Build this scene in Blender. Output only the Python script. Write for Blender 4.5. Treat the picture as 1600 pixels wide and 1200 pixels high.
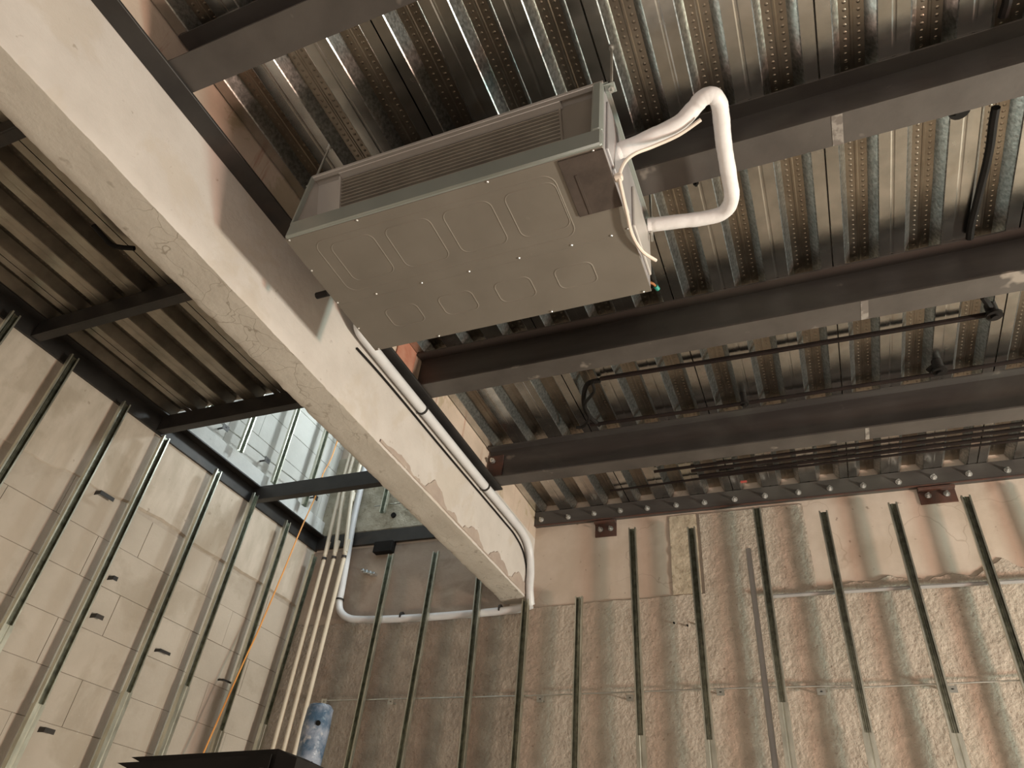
import bpy, math, random
import numpy as np
from mathutils import Vector, Matrix

random.seed(7)
rng = np.random.default_rng(11)
for o in list(bpy.data.objects):
    bpy.data.objects.remove(o)
S = bpy.context.scene
COL = S.collection
ZC = 1.5                                   # camera height above the floor
PI = math.pi
# ---------------------------------------------------------------- camera
# columns of M: room x (along the steel joists), y (along the deck ribs), z (up), seen from the camera (right, down, forward)
M = np.array([[0.9221902909669719, 0.3761978801347805, 0.0896672862773762],
              [-0.16774840907506705, 0.5980133221227868, -0.7837349920837097],
              [-0.3484616743618093, 0.7077112557715652, 0.6145886754205601]])
F = 1094.58
cd = bpy.data.cameras.new('camera'); cam = bpy.data.objects.new('camera', cd); COL.objects.link(cam)
cd.sensor_fit = 'HORIZONTAL'; cd.sensor_width = 36.0; cd.lens = 36.0 * F / 1600; cd.clip_start = 0.02
r, d, f = M[0], M[1], M[2]
cam.matrix_world = Matrix(((r[0], -d[0], -f[0], 0), (r[1], -d[1], -f[1], 0), (r[2], -d[2], -f[2], ZC), (0, 0, 0, 1)))
S.camera = cam

def P(px, py, ax, val):
    """point of the plane (axis ax = val, camera-height z) that shows at a pixel of the 1600 x 1200 frame"""
    q = M.T @ np.array([px - 800, py - 600, F]); q = q * val / q[ax]
    return (float(q[0]), float(q[1]), float(q[2]))

# ---------------------------------------------------------------- light
S.view_settings.view_transform = 'Standard'; S.view_settings.look = 'None'
S.view_settings.gamma = 1.0; S.view_settings.use_curve_mapping = False
S.view_settings.exposure = 0.0
W = bpy.data.worlds.new('World'); S.world = W; W.use_nodes = True
bg = W.node_tree.nodes['Background']; bg.inputs[0].default_value = (0.80, 0.94, 1.0, 1); bg.inputs[1].default_value = 1.0

def area(name, loc, target, size, power, color, sy=None, spread=PI):
    l = bpy.data.lights.new(name, 'AREA'); l.energy = power; l.color = color; l.size = size
    if sy: l.shape = 'RECTANGLE'; l.size_y = sy
    l.spread = spread
    o = bpy.data.objects.new(name, l); COL.objects.link(o)
    o.location = (loc[0], loc[1], loc[2] + ZC)
    v = Vector(target) - Vector(loc); o.rotation_euler = v.to_track_quat('-Z', 'Y').to_euler()
    return o
area('flood_lamp_warm', (4.55, 2.12, -0.35), (-1.8, 2.6, 1.2), 0.46, 232, (1.0, 0.68, 0.54))
area('flood_lamp_cool', (4.55, 2.66, -0.35), (-1.8, 2.6, 1.2), 0.46, 186, (0.72, 1.0, 0.92))
area('rear_fill_light', (0.6, -2.5, 0.1), (0.3, 3.0, 0.9), 5.0, 80, (1.0, 0.91, 0.84), 2.2)  # added fill panel before the closed rear wall, no window there
area('floor_fill_light', (0.8, 1.4, -1.35), (0.8, 1.45, 2.0), 2.6, 11, (1.0, 0.86, 0.72), 2.6)  # added upward fill for the undersides, no real lamp on the floor
area('upper_storey_light', (-2.35, 4.15, 3.7), (-3.8, 3.5, 3.0), 0.3, 22, (0.86, 0.97, 1.0))

# ---------------------------------------------------------------- materials
def _new(name):
    m = bpy.data.materials.new(name); m.use_nodes = True
    return m, m.node_tree, m.node_tree.nodes['Principled BSDF']
def _N(nt, t, **k):
    n = nt.nodes.new(t)
    for a, b in k.items(): setattr(n, a, b)
    return n
def _pos(nt, stretch=(1, 1, 1)):
    g = _N(nt, 'ShaderNodeNewGeometry'); mp = _N(nt, 'ShaderNodeMapping')
    nt.links.new(g.outputs['Position'], mp.inputs['Vector']); mp.inputs['Scale'].default_value = stretch
    return mp.outputs[0]
def _noise(nt, vec, scale, detail=4, rough=0.55, dist=0.0):
    n = _N(nt, 'ShaderNodeTexNoise'); nt.links.new(vec, n.inputs['Vector'])
    n.inputs['Scale'].default_value = scale; n.inputs['Detail'].default_value = detail
    n.inputs['Roughness'].default_value = rough; n.inputs['Distortion'].default_value = dist
    return n.outputs['Fac']
def _ramp(nt, fac, lo, hi, c0=(0, 0, 0, 1), c1=(1, 1, 1, 1)):
    n = _N(nt, 'ShaderNodeValToRGB'); nt.links.new(fac, n.inputs[0])
    n.color_ramp.elements[0].position = lo; n.color_ramp.elements[1].position = hi
    n.color_ramp.elements[0].color = c0; n.color_ramp.elements[1].color = c1
    return n.outputs[0]
def _mix(nt, fac, a, b):
    n = _N(nt, 'ShaderNodeMix', data_type='RGBA')
    if isinstance(fac, float): n.inputs[0].default_value = fac
    else: nt.links.new(fac, n.inputs[0])
    for s, v in ((6, a), (7, b)):
        if isinstance(v, tuple): n.inputs[s].default_value = (*v[:3], 1)
        else: nt.links.new(v, n.inputs[s])
    return n.outputs[2]
def _mul(nt, a, b, op='MULTIPLY'):
    n = _N(nt, 'ShaderNodeMath', operation=op)
    for i, v in enumerate((a, b)):
        if isinstance(v, (int, float)): n.inputs[i].default_value = v
        else: nt.links.new(v, n.inputs[i])
    return n.outputs[0]
def surf(name, c1, c2, scale=6, rough=0.7, metal=0.0, bump=0.0, bscale=40, stretch=(1, 1, 1), spots=None, streak=None, cracks=None, rvar=0.0, lo=0.35, hi=0.65, objvar=0.0, detail=5, big=None):
    m, nt, b = _new(name)
    v = _pos(nt, stretch); v1 = _pos(nt)
    col = _mix(nt, _ramp(nt, _noise(nt, v, scale, detail), lo, hi), c1, c2)
    if big:      # (colour, scale, lo, hi, amount): large irregular patches
        msk = _mul(nt, _ramp(nt, _noise(nt, v1, big[1], 6, 0.6, 0.4), big[2], big[3]), big[4]); col = _mix(nt, msk, col, big[0])
    if streak:   # (colour, (sx, sy, sz), lo, hi, amount)
        msk = _mul(nt, _ramp(nt, _noise(nt, _pos(nt, streak[1]), 1.0, 5, 0.6), streak[2], streak[3]), streak[4]); col = _mix(nt, msk, col, streak[0])
    if spots:    # (colour, scale, lo, hi, amount)
        msk = _mul(nt, _ramp(nt, _noise(nt, v1, spots[1], 3, 0.5), spots[2], spots[3]), spots[4]); col = _mix(nt, msk, col, spots[0])
    if cracks:   # (colour, scale, width, amount)
        wv = _N(nt, 'ShaderNodeTexNoise'); nt.links.new(v1, wv.inputs['Vector']); wv.inputs['Scale'].default_value = 2.5; wv.inputs['Detail'].default_value = 4
        ad = _N(nt, 'ShaderNodeVectorMath', operation='MULTIPLY_ADD'); nt.links.new(wv.outputs['Color'], ad.inputs[0]); ad.inputs[1].default_value = (0.5, 0.5, 0.5); nt.links.new(v1, ad.inputs[2])
        vo = _N(nt, 'ShaderNodeTexVoronoi', feature='DISTANCE_TO_EDGE'); nt.links.new(ad.outputs[0], vo.inputs['Vector']); vo.inputs['Scale'].default_value = cracks[1]
        line = _ramp(nt, vo.outputs['Distance'], cracks[2] * 0.3, cracks[2], (1, 1, 1, 1), (0, 0, 0, 1))
        gate = _ramp(nt, _noise(nt, v1, 2.2, 2), 0.45, 0.58)
        col = _mix(nt, _mul(nt, _mul(nt, line, gate), cracks[3]), col, cracks[0])
    if objvar:
        oi = _N(nt, 'ShaderNodeObjectInfo'); hs = _N(nt, 'ShaderNodeHueSaturation')
        vv = _mul(nt, oi.outputs['Random'], objvar); vv = _mul(nt, vv, 1 - objvar / 2, 'ADD')
        nt.links.new(vv, hs.inputs['Value']); nt.links.new(col, hs.inputs['Color']); col = hs.outputs[0]
    nt.links.new(col, b.inputs['Base Color'])
    b.inputs['Roughness'].default_value = rough; b.inputs['Metallic'].default_value = metal
    if rvar:
        rr = _mul(nt, _mul(nt, _noise(nt, v, scale * 1.7, 4), rvar), rough - rvar / 2, 'ADD'); nt.links.new(rr, b.inputs['Roughness'])
    if bump:
        bp = _N(nt, 'ShaderNodeBump'); nt.links.new(_noise(nt, v1, bscale, 6, 0.6), bp.inputs['Height'])
        bp.inputs['Strength'].default_value = 1.0; bp.inputs['Distance'].default_value = bump; nt.links.new(bp.outputs[0], b.inputs['Normal'])
    return m
MT = {}
MT['concrete'] = surf('concrete', (0.53, 0.485, 0.445), (0.595, 0.55, 0.51), 5, 0.85, bump=0.002, bscale=30, spots=((0.30, 0.25, 0.2), 28, 0.70, 0.76, 0.6), big=((0.50, 0.435, 0.36), 2.4, 0.56, 0.62, 0.45), detail=6)
MT['soffit'] = surf('concrete_soffit', (0.52, 0.475, 0.41), (0.60, 0.555, 0.485), 3, 0.9, bump=0.003, bscale=22, spots=((0.25, 0.21, 0.16), 14, 0.66, 0.74, 0.6), cracks=((0.25, 0.21, 0.16), 7.0, 0.014, 0.65), detail=6)
MT['strip'] = surf('concrete_strip', (0.50, 0.40, 0.32), (0.60, 0.48, 0.39), 4, 0.9, bump=0.003, bscale=25, streak=((0.30, 0.09, 0.04), (3, 16, 1.5), 0.58, 0.70, 0.7), big=((0.36, 0.29, 0.18), 3.0, 0.56, 0.6, 0.6))
MT['plaster'] = surf('smooth_render', (0.53, 0.44, 0.36), (0.62, 0.53, 0.45), 4, 0.85, bump=0.002, bscale=20, spots=((0.22, 0.16, 0.12), 22, 0.70, 0.76, 0.7), big=((0.42, 0.33, 0.26), 1.6, 0.55, 0.62, 0.5), cracks=((0.3, 0.22, 0.16), 2.2, 0.01, 0.4))
MT['mortar'] = surf('rough_mortar', (0.43, 0.365, 0.30), (0.53, 0.455, 0.38), 10, 0.95, bump=0.012, bscale=42, spots=((0.22, 0.15, 0.11), 45, 0.62, 0.72, 0.6), big=((0.46, 0.41, 0.34), 2.5, 0.52, 0.6, 0.6))
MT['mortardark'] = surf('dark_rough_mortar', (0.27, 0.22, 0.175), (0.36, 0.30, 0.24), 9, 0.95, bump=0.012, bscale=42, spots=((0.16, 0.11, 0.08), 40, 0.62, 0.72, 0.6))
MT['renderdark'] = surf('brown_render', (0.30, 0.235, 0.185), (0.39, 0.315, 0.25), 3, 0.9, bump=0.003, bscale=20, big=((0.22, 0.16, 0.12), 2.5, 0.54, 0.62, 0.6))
MT['speckled'] = surf('speckled_brick', (0.46, 0.39, 0.29), (0.55, 0.47, 0.36), 14, 0.95, bump=0.005, bscale=50, spots=((0.26, 0.20, 0.13), 36, 0.60, 0.68, 0.6))
MT['patch'] = surf('grey_mortar_patch', (0.36, 0.29, 0.25), (0.43, 0.355, 0.30), 8, 0.95, bump=0.003, bscale=40, spots=((0.7, 0.62, 0.55), 40, 0.70, 0.76, 0.6))
MT['uppermortar'] = surf('upper_mortar', (0.30, 0.27, 0.20), (0.42, 0.38, 0.30), 12, 0.95, bump=0.006, bscale=40, spots=((0.16, 0.13, 0.08), 18, 0.62, 0.70, 0.5))
MT['block'] = surf('aerated_block', (0.42, 0.36, 0.295), (0.48, 0.415, 0.345), 3, 0.95, bump=0.0015, bscale=60, objvar=0.06, spots=((0.5, 0.46, 0.4), 30, 0.70, 0.76, 0.6), big=((0.32, 0.265, 0.20), 1.8, 0.54, 0.64, 0.5))
MT['joint'] = surf('block_joint', (0.36, 0.305, 0.25), (0.43, 0.37, 0.305), 12, 0.95, bump=0.002, bscale=60)
MT['band'] = surf('left_render', (0.44, 0.38, 0.31), (0.53, 0.46, 0.385), 5, 0.9, bump=0.0025, bscale=18, stretch=(1, 3, 1), spots=((0.25, 0.2, 0.15), 20, 0.7, 0.76, 0.6), big=((0.36, 0.30, 0.23), 2.0, 0.54, 0.6, 0.5))
MT['upper'] = surf('upper_render', (0.62, 0.62, 0.59), (0.72, 0.72, 0.69), 5, 0.9, bump=0.003, bscale=18, spots=((0.3, 0.3, 0.27), 16, 0.66, 0.74, 0.6))
MT['upperblock'] = surf('upper_block', (0.55, 0.54, 0.50), (0.62, 0.61, 0.57), 4, 0.95, bump=0.0015, bscale=60, objvar=0.10)
MT['floor'] = surf('floor_screed', (0.34, 0.28, 0.22), (0.42, 0.35, 0.28), 2, 0.9, bump=0.004, bscale=12)
MT['deck'] = surf('galvanised_deck', (0.44, 0.44, 0.42), (0.60, 0.595, 0.57), 7, 0.24, 1.0, bump=0.0005, bscale=9, rvar=0.16, spots=((0.34, 0.27, 0.2), 5, 0.62, 0.75, 0.5))
MT['deckpan'] = surf('embossed_pan', (0.27, 0.235, 0.195), (0.38, 0.335, 0.28), 6, 0.34, 1.0, bump=0.0005, bscale=12, rvar=0.16)  # brown film on the pans, darkened further to paint in the recess shade
MT['deckshade'] = surf('shaded_deck', (0.27, 0.24, 0.20), (0.38, 0.34, 0.285), 7, 0.34, 1.0, bump=0.0005, bscale=9)  # left bay deck: rougher, its colour darkened to hold the bay's shade
MT['deckdark'] = surf('shaded_pan', (0.13, 0.115, 0.095), (0.20, 0.175, 0.145), 9, 0.4, 1.0, bump=0.0005, bscale=9)  # left bay webs and pans, shade painted into the metal colour
MT['deckweb'] = surf('galvanised_spangle', (0.30, 0.31, 0.30), (0.58, 0.59, 0.58), 70, 0.34, 1.0, bump=0.001, bscale=60, rvar=0.2)
MT['steel'] = surf('bare_steel', (0.058, 0.050, 0.047), (0.088, 0.079, 0.073), 3, 0.42, 0.25, bump=0.0008, bscale=25, rvar=0.2, stretch=(0.4, 3, 3), spots=((0.28, 0.24, 0.2), 9, 0.70, 0.78, 0.5), big=((0.10, 0.096, 0.084), 1.5, 0.5, 0.62, 0.6))
MT['steelunder'] = surf('dusty_steel', (0.070, 0.061, 0.055), (0.100, 0.088, 0.079), 4, 0.55, 0.15, bump=0.0008, bscale=25, spots=((0.40, 0.35, 0.30), 7, 0.66, 0.72, 0.6), big=((0.085, 0.07, 0.062), 2.2, 0.55, 0.62, 0.6))
MT['darksteel'] = surf('black_steel', (0.022, 0.020, 0.019), (0.040, 0.036, 0.033), 5, 0.5, 0.2, bump=0.0006, bscale=30, big=((0.07, 0.05, 0.04), 2.5, 0.58, 0.66, 0.4))
MT['rust'] = surf('rusty_primer', (0.105, 0.045, 0.030), (0.065, 0.042, 0.036), 14, 0.75, 0.1, bump=0.001, bscale=50)
MT['redprimer'] = surf('red_primer', (0.42, 0.16, 0.10), (0.52, 0.26, 0.18), 10, 0.7, bump=0.001, bscale=40)
MT['bolt'] = surf('zinc_bolt', (0.62, 0.62, 0.60), (0.75, 0.75, 0.73), 30, 0.35, 0.9)
MT['stud'] = surf('galvanised_stud', (0.50, 0.50, 0.43), (0.70, 0.70, 0.61), 24, 0.42, 1.0, bump=0.0004, bscale=40, rvar=0.2, stretch=(1, 1, 0.3))
MT['studdark'] = surf('stud_inside_shade', (0.24, 0.25, 0.20), (0.42, 0.43, 0.35), 30, 0.35, 1.0, rvar=0.2)  # inside faces of the open channels, shade of the hollow put into the colour
MT['unit'] = surf('unit_sheet', (0.235, 0.21, 0.178), (0.265, 0.238, 0.203), 5, 0.45, 0.35, bump=0.0002, bscale=15, spots=((0.34, 0.31, 0.26), 16, 0.70, 0.78, 0.4))
MT['unitframe'] = surf('unit_frame', (0.34, 0.375, 0.345), (0.38, 0.41, 0.38), 6, 0.33, 0.45)
MT['unitin'] = surf('unit_inside', (0.50, 0.47, 0.44), (0.55, 0.52, 0.49), 6, 0.4, 0.35)
MT['unitend'] = surf('unit_end', (0.40, 0.385, 0.39), (0.47, 0.45, 0.455), 5, 0.4, 0.4)
MT['fin'] = surf('coil_fin', (0.42, 0.38, 0.33), (0.50, 0.46, 0.40), 10, 0.4, 0.6)
MT['finback'] = surf('coil_core', (0.20, 0.175, 0.145), (0.25, 0.22, 0.19), 10, 0.6, 0.3)
MT['foam'] = surf('brown_foam', (0.055, 0.041, 0.033), (0.085, 0.064, 0.052), 12, 0.95, bump=0.001, bscale=50, spots=((0.22, 0.18, 0.14), 14, 0.68, 0.76, 0.4))
MT['wrap'] = surf('white_tape_wrap', (0.74, 0.72, 0.72), (0.82, 0.80, 0.80), 20, 0.45, bump=0.0015, bscale=30)
MT['whitepipe'] = surf('white_pvc', (0.62, 0.62, 0.63), (0.68, 0.68, 0.69), 10, 0.38)
MT['cream'] = surf('cream_pvc', (0.62, 0.54, 0.42), (0.68, 0.60, 0.48), 8, 0.4)
MT['greypvc'] = surf('grey_pvc', (0.30, 0.29, 0.285), (0.34, 0.33, 0.32), 8, 0.45)
MT['black'] = surf('black_plastic', (0.010, 0.009, 0.008), (0.016, 0.014, 0.013), 10, 0.6)
MT['brownblack'] = surf('black_conduit', (0.012, 0.008, 0.007), (0.020, 0.013, 0.011), 10, 0.6)
MT['orange'] = surf('orange_cord', (0.72, 0.30, 0.07), (0.80, 0.36, 0.09), 8, 0.5)
MT['lead'] = surf('cream_lead', (0.75, 0.65, 0.56), (0.80, 0.71, 0.62), 8, 0.4)
MT['copper'] = surf('copper_wire', (0.6, 0.25, 0.12), (0.65, 0.3, 0.15), 8, 0.35, 0.8)
MT['green'] = surf('green_cap', (0.02, 0.26, 0.20), (0.03, 0.30, 0.24), 8, 0.4)
MT['bluewrap'] = surf('blue_film', (0.06, 0.115, 0.19), (0.30, 0.34, 0.42), 9, 0.25, bump=0.006, bscale=22, spots=((0.6, 0.58, 0.58), 14, 0.60, 0.68, 0.7), lo=0.4, hi=0.6)
MT['foil'] = surf('foil', (0.6, 0.62, 0.62), (0.75, 0.77, 0.77), 20, 0.22, 0.9)
MT['red'] = surf('red_paint', (0.35, 0.05, 0.04), (0.45, 0.10, 0.08), 20, 0.7)
MT['chalk'] = surf('chalk', (0.15, 0.13, 0.115), (0.26, 0.235, 0.21), 30, 0.9, lo=0.45, hi=0.55)
MT['rod'] = surf('zinc_rod', (0.50, 0.50, 0.46), (0.60, 0.60, 0.56), 20, 0.35, 0.85)

for k_ in ('black', 'brownblack'):
    MT[k_].node_tree.nodes['Principled BSDF'].inputs['Specular IOR Level'].default_value = 0.15
# ---------------------------------------------------------------- mesh helpers (all coordinates with z measured from the camera height)
LOC = {}
class MB:
    def __init__(s): s.v = []; s.f = []
    def add(s, vs, fs):
        n = len(s.v); s.v += [tuple(map(float, p)) for p in vs]; s.f += [tuple(i + n for i in q) for q in fs]; return s
    def box(s, x0, x1, y0, y1, z0, z1, ch=0.0):
        if ch <= 0:
            v = [(x, y, z) for z in (z0, z1) for y in (y0, y1) for x in (x0, x1)]
            return s.add(v, [(0, 2, 3, 1), (4, 5, 7, 6), (0, 1, 5, 4), (2, 6, 7, 3), (0, 4, 6, 2), (1, 3, 7, 5)])
        c = ch; vs = []; idx = {}
        for i, x in enumerate((x0, x1)):
            for j, y in enumerate((y0, y1)):
                for k, z in enumerate((z0, z1)):
                    sx, sy, sz = (1, -1)[i] * c, (1, -1)[j] * c, (1, -1)[k] * c
                    for a, p in enumerate(((x, y + sy, z + sz), (x + sx, y, z + sz), (x + sx, y + sy, z))):
                        idx[(i, j, k, a)] = len(vs); vs.append(p)
        fs = []
        for a, (b, e) in enumerate(((1, 2), (0, 2), (0, 1))):
            for h in (0, 1):
                q = []
                for (u, w) in ((0, 0), (1, 0), (1, 1), (0, 1)):
                    t = [0, 0, 0]; t[a] = h; t[b] = u; t[e] = w; q.append(idx[(*t, a)])
                if (h == 0) == (a != 1): q.reverse()
                fs.append(tuple(q))
        for a, (b, e) in enumerate(((1, 2), (0, 2), (0, 1))):
            for u in (0, 1):
                for w in (0, 1):
                    t0 = [0, 0, 0]; t0[b] = u; t0[e] = w; t1 = list(t0); t1[a] = 1
                    fs.append((idx[(*t0, b)], idx[(*t1, b)], idx[(*t1, e)], idx[(*t0, e)]))
        for i in (0, 1):
            for j in (0, 1):
                for k in (0, 1): fs.append(tuple(idx[(i, j, k, a)] for a in range(3)))
        return s.add(vs, fs)
    def prism(s, prof, ax, a0, a1, cap=True):
        """prof: 2-D outline in the two other axes (in x,y,z order), drawn out along axis ax"""
        def pt(p, a):
            q = list(p); q.insert(ax, a); return tuple(q)
        n = len(prof); vs = [pt(p, a0) for p in prof] + [pt(p, a1) for p in prof]
        fs = [(i, (i + 1) % n, n + (i + 1) % n, n + i) for i in range(n)]
        if cap: fs += [tuple(range(n))[::-1], tuple(range(n, 2 * n))]
        return s.add(vs, fs)
    def tube(s, pts, rad, n=10, cap=True, smooth=0, rads=None):
        pts = [Vector(p) for p in pts]
        if smooth:
            out = []
            for i in range(len(pts) - 1):
                p0 = pts[max(i - 1, 0)]; p1 = pts[i]; p2 = pts[i + 1]; p3 = pts[min(i + 2, len(pts) - 1)]
                for k in range(smooth):
                    t = k / smooth
                    out.append(0.5 * ((2 * p1) + (p2 - p0) * t + (2 * p0 - 5 * p1 + 4 * p2 - p3) * t * t + (3 * p1 - p0 - 3 * p2 + p3) * t ** 3))
            out.append(pts[-1]); pts = out
        m = len(pts); t0 = (pts[1] - pts[0]).normalized()
        a = Vector((0, 0, 1)) if abs(t0.z) < 0.9 else Vector((1, 0, 0))
        u = t0.cross(a).normalized(); vs = []
        for i, p in enumerate(pts):
            t = (pts[min(i + 1, m - 1)] - pts[max(i - 1, 0)]).normalized()
            u = (u - t * u.dot(t)).normalized(); w = t.cross(u)
            rr = rads[i] if rads else rad
            for k in range(n):
                an = 2 * PI * k / n; vs.append(p + (u * math.cos(an) + w * math.sin(an)) * rr)
        fs = [(i * n + k, i * n + (k + 1) % n, (i + 1) * n + (k + 1) % n, (i + 1) * n + k) for i in range(m - 1) for k in range(n)]
        if cap: fs += [tuple(range(n))[::-1], tuple(range((m - 1) * n, m * n))]
        return s.add(vs, fs)
    def shift(s, dx, dy, dz):
        s.v = [(a + dx, b + dy, c + dz) for a, b, c in s.v]; return s
    def build(s, name, mat, parent=None, smooth=False, mats=None, midx=None):
        A = np.array(s.v); lo = A.min(0); hi = A.max(0)
        org = np.array([(lo[0] + hi[0]) / 2, (lo[1] + hi[1]) / 2, lo[2]])
        me = bpy.data.meshes.new(name); me.from_pydata([tuple(p) for p in (A - org)], [], s.f); me.update()
        me.materials.append(MT[mat])
        for m_ in (mats or []): me.materials.append(MT[m_])
        if midx:
            for i, p in enumerate(me.polygons): p.material_index = midx(p, org)
        if smooth:
            for p in me.polygons: p.use_smooth = True
            try: me.set_sharp_from_angle(angle=math.radians(38))
            except Exception: pass
        o = bpy.data.objects.new(name, me); COL.objects.link(o)
        return place(o, org, parent)
def place(o, org, parent):
    LOC[o.name] = np.array(org, float)
    if parent:
        o.parent = parent; o.location = tuple(np.array(org) - LOC[parent.name])
    else: o.location = (org[0], org[1], org[2] + ZC)
    return o
def empty(name, loc):
    o = bpy.data.objects.new(name, None); o.empty_display_size = 0.05; COL.objects.link(o)
    LOC[o.name] = np.array(loc, float); o.location = (loc[0], loc[1], loc[2] + ZC); return o
def inst(src, org, parent, rot=None):
    o = src.copy(); COL.objects.link(o); o.parent = None
    if rot: o.rotation_euler = rot
    return place(o, org, parent)
def tag(o, label, cat, group=None, kind=None):
    o['label'] = label; o['category'] = cat
    if group: o['group'] = group
    if kind: o['kind'] = kind
    return o
def struct(o, label, cat): o['kind'] = 'structure'; o['label'] = label; o['category'] = cat; return o

def vnoise(x, y, seed=0):
    xi = np.floor(x).astype(int); yi = np.floor(y).astype(int); fx = x - xi; fy = y - yi
    def h(a, b):
        n = (a * 374761393 + b * 668265263 + seed * 974711) & 0x7fffffff
        n = ((n ^ (n >> 13)) * 1274126177) & 0x7fffffff
        return ((n ^ (n >> 16)) & 0xffff) / 65535.0
    fx = fx * fx * (3 - 2 * fx); fy = fy * fy * (3 - 2 * fy)
    return (h(xi, yi) * (1 - fx) + h(xi + 1, yi) * fx) * (1 - fy) + (h(xi, yi + 1) * (1 - fx) + h(xi + 1, yi + 1) * fx) * fy
def fbm(x, y, o=4, seed=0):
    r_ = 0; a = 0.5; t = 0
    for i in range(o): r_ = r_ + a * vnoise(x * 2 ** i, y * 2 ** i, seed + i); t += a; a *= 0.5
    return r_ / t

# ---------------------------------------------------------------- dimensions (m, z from the camera)
WX, WY = -3.84, 4.415            # left wall, back wall faces
FZ = -ZC                        # floor
DZ = 2.50                       # underside of the deck
BX0, BX1, BZ = -2.043, -1.84, 1.815   # concrete beam
RX, RY = 5.0, -2.6              # right and rear walls
TOPZ = 5.2

# ---------------------------------------------------------------- the setting
struct(MB().box(WX - 0.3, RX + 0.3, RY - 0.3, WY + 0.3, FZ - 0.15, FZ).build('floor', 'floor'), 'bare screed floor of the room under construction', 'floor')
struct(MB().box(RX, RX + 0.2, RY, WY, FZ, DZ + 0.06).build('wall_right', 'plaster'), 'plain rendered wall on the right side of the room', 'wall')
struct(MB().box(WX, RX + 0.2, RY - 0.2, RY, FZ, DZ + 0.06).build('wall_rear', 'plaster'), 'plain rendered wall behind the viewer', 'wall')

# left wall: joint backing, single blocks, a smooth ring beam, the upper storey's blocks
wl = struct(MB().box(WX - 0.22, WX - 0.006, RY, WY + 0.2, FZ, TOPZ).build('wall_left', 'joint'), 'left wall of pale blocks with a smooth rendered band on top', 'wall')
BW, BH = 0.60, 0.24
blk = None; zt = 1.86
for row in range(14):
    z1 = zt - row * (BH + 0.0025); z0 = max(z1 - BH, FZ)
    if z0 >= z1 - 0.05: break
    k = 0
    off = (row % 2) * 0.3 + 0.13
    y = -0.9 + off - 0.6
    while y < WY:
        y1 = min(y + BW, WY)
        if y1 - y > 0.05:
            full = (y1 - y > BW - 1e-6) and (z1 - z0 > BH - 1e-6)
            pr_ = random.uniform(0, 0.003)
            if full and blk is not None:
                inst(blk, (WX - 0.06 + pr_, (y + y1) / 2, z0), wl)
            else:
                o = MB().box(WX - 0.12 + pr_, WX + pr_, y, y1, z0, z1, 0.001).build('block', 'block', wl)
                if full: blk = o
        y += BW + 0.0025
# smooth render with a ragged lower edge, skimmed over the top blocks
def sheet(name, mat, parent, ax, face, u0, u1, v0, v1, nu, nv, disp, seed, edge=None, depth=0.02, sgn=-1):
    """relief sheet on a wall; ax=0: wall normal x, u=y, v=z; ax=1: wall normal y, u=x, v=z"""
    U, V = np.meshgrid(np.linspace(0, 1, nu), np.linspace(0, 1, nv))
    uu = u0 + (u1 - u0) * U
    lo = np.full_like(uu, v0); hi = np.full_like(uu, v1)
    if edge:
        if 'lo' in edge: lo = edge['lo'](uu)
        if 'hi' in edge: hi = edge['hi'](uu)
    vv = lo + (hi - lo) * V
    d_ = disp(uu, vv); rim = np.minimum(np.minimum(V, 1 - V) * (nv - 1), 1.0)
    a = face + sgn * (d_ * rim - depth * (1 - rim))
    vs = []
    A = [uu.ravel(), vv.ravel(), a.ravel()]
    pts = np.stack([A[2], A[0], A[1]], 1) if ax == 0 else np.stack([A[0], A[2], A[1]], 1)
    I = np.arange(nu * nv).reshape(nv, nu)
    q = np.stack([I[:-1, :-1], I[:-1, 1:], I[1:, 1:], I[1:, :-1]], -1).reshape(-1, 4)
    if (ax == 1) != (sgn < 0): q = q[:, ::-1]
    m = MB(); m.v = [tuple(p) for p in pts]; m.f = [tuple(map(int, t)) for t in q]
    o = m.build(name, mat, parent, smooth=True); return o
sheet('smooth_render', 'band', wl, 0, WX, -1.5, WY, 1.7, DZ + 0.02, 260, 40,
      lambda u, v: 0.006 + 0.003 * fbm(u * 3, v * 3, 3, 5), 1,
      {'lo': lambda u: 1.86 + 0.06 * np.clip(u - 2.2, -1, .8) + 0.10 * (fbm(u * 2.2, u * 0 + 3, 4, 9) - 0.5) - 0.03}, 0.012, 1)
struct_band = MB().box(WX - 0.012, WX + 0.035, 2.5, WY, DZ, 2.64, 0.004).build('ring_beam', 'upper', wl)
ub = None
for row in range(11):
    z0 = 2.655 + row * 0.244; z1 = z0 + BH; y = 1.9 + (row % 2) * 0.3
    while y < WY:
        y1 = min(y + BW, WY)
        if y1 - y > BW - 1e-6 and ub is not None: inst(ub, (WX - 0.06, (y + y1) / 2, z0), wl)
        elif y1 - y > 0.05:
            o = MB().box(WX - 0.12, WX, y, y1, z0, z1, 0.001).build('block', 'upperblock', wl)
            if y1 - y > BW - 1e-6: ub = o
        y += BW + 0.0025

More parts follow.
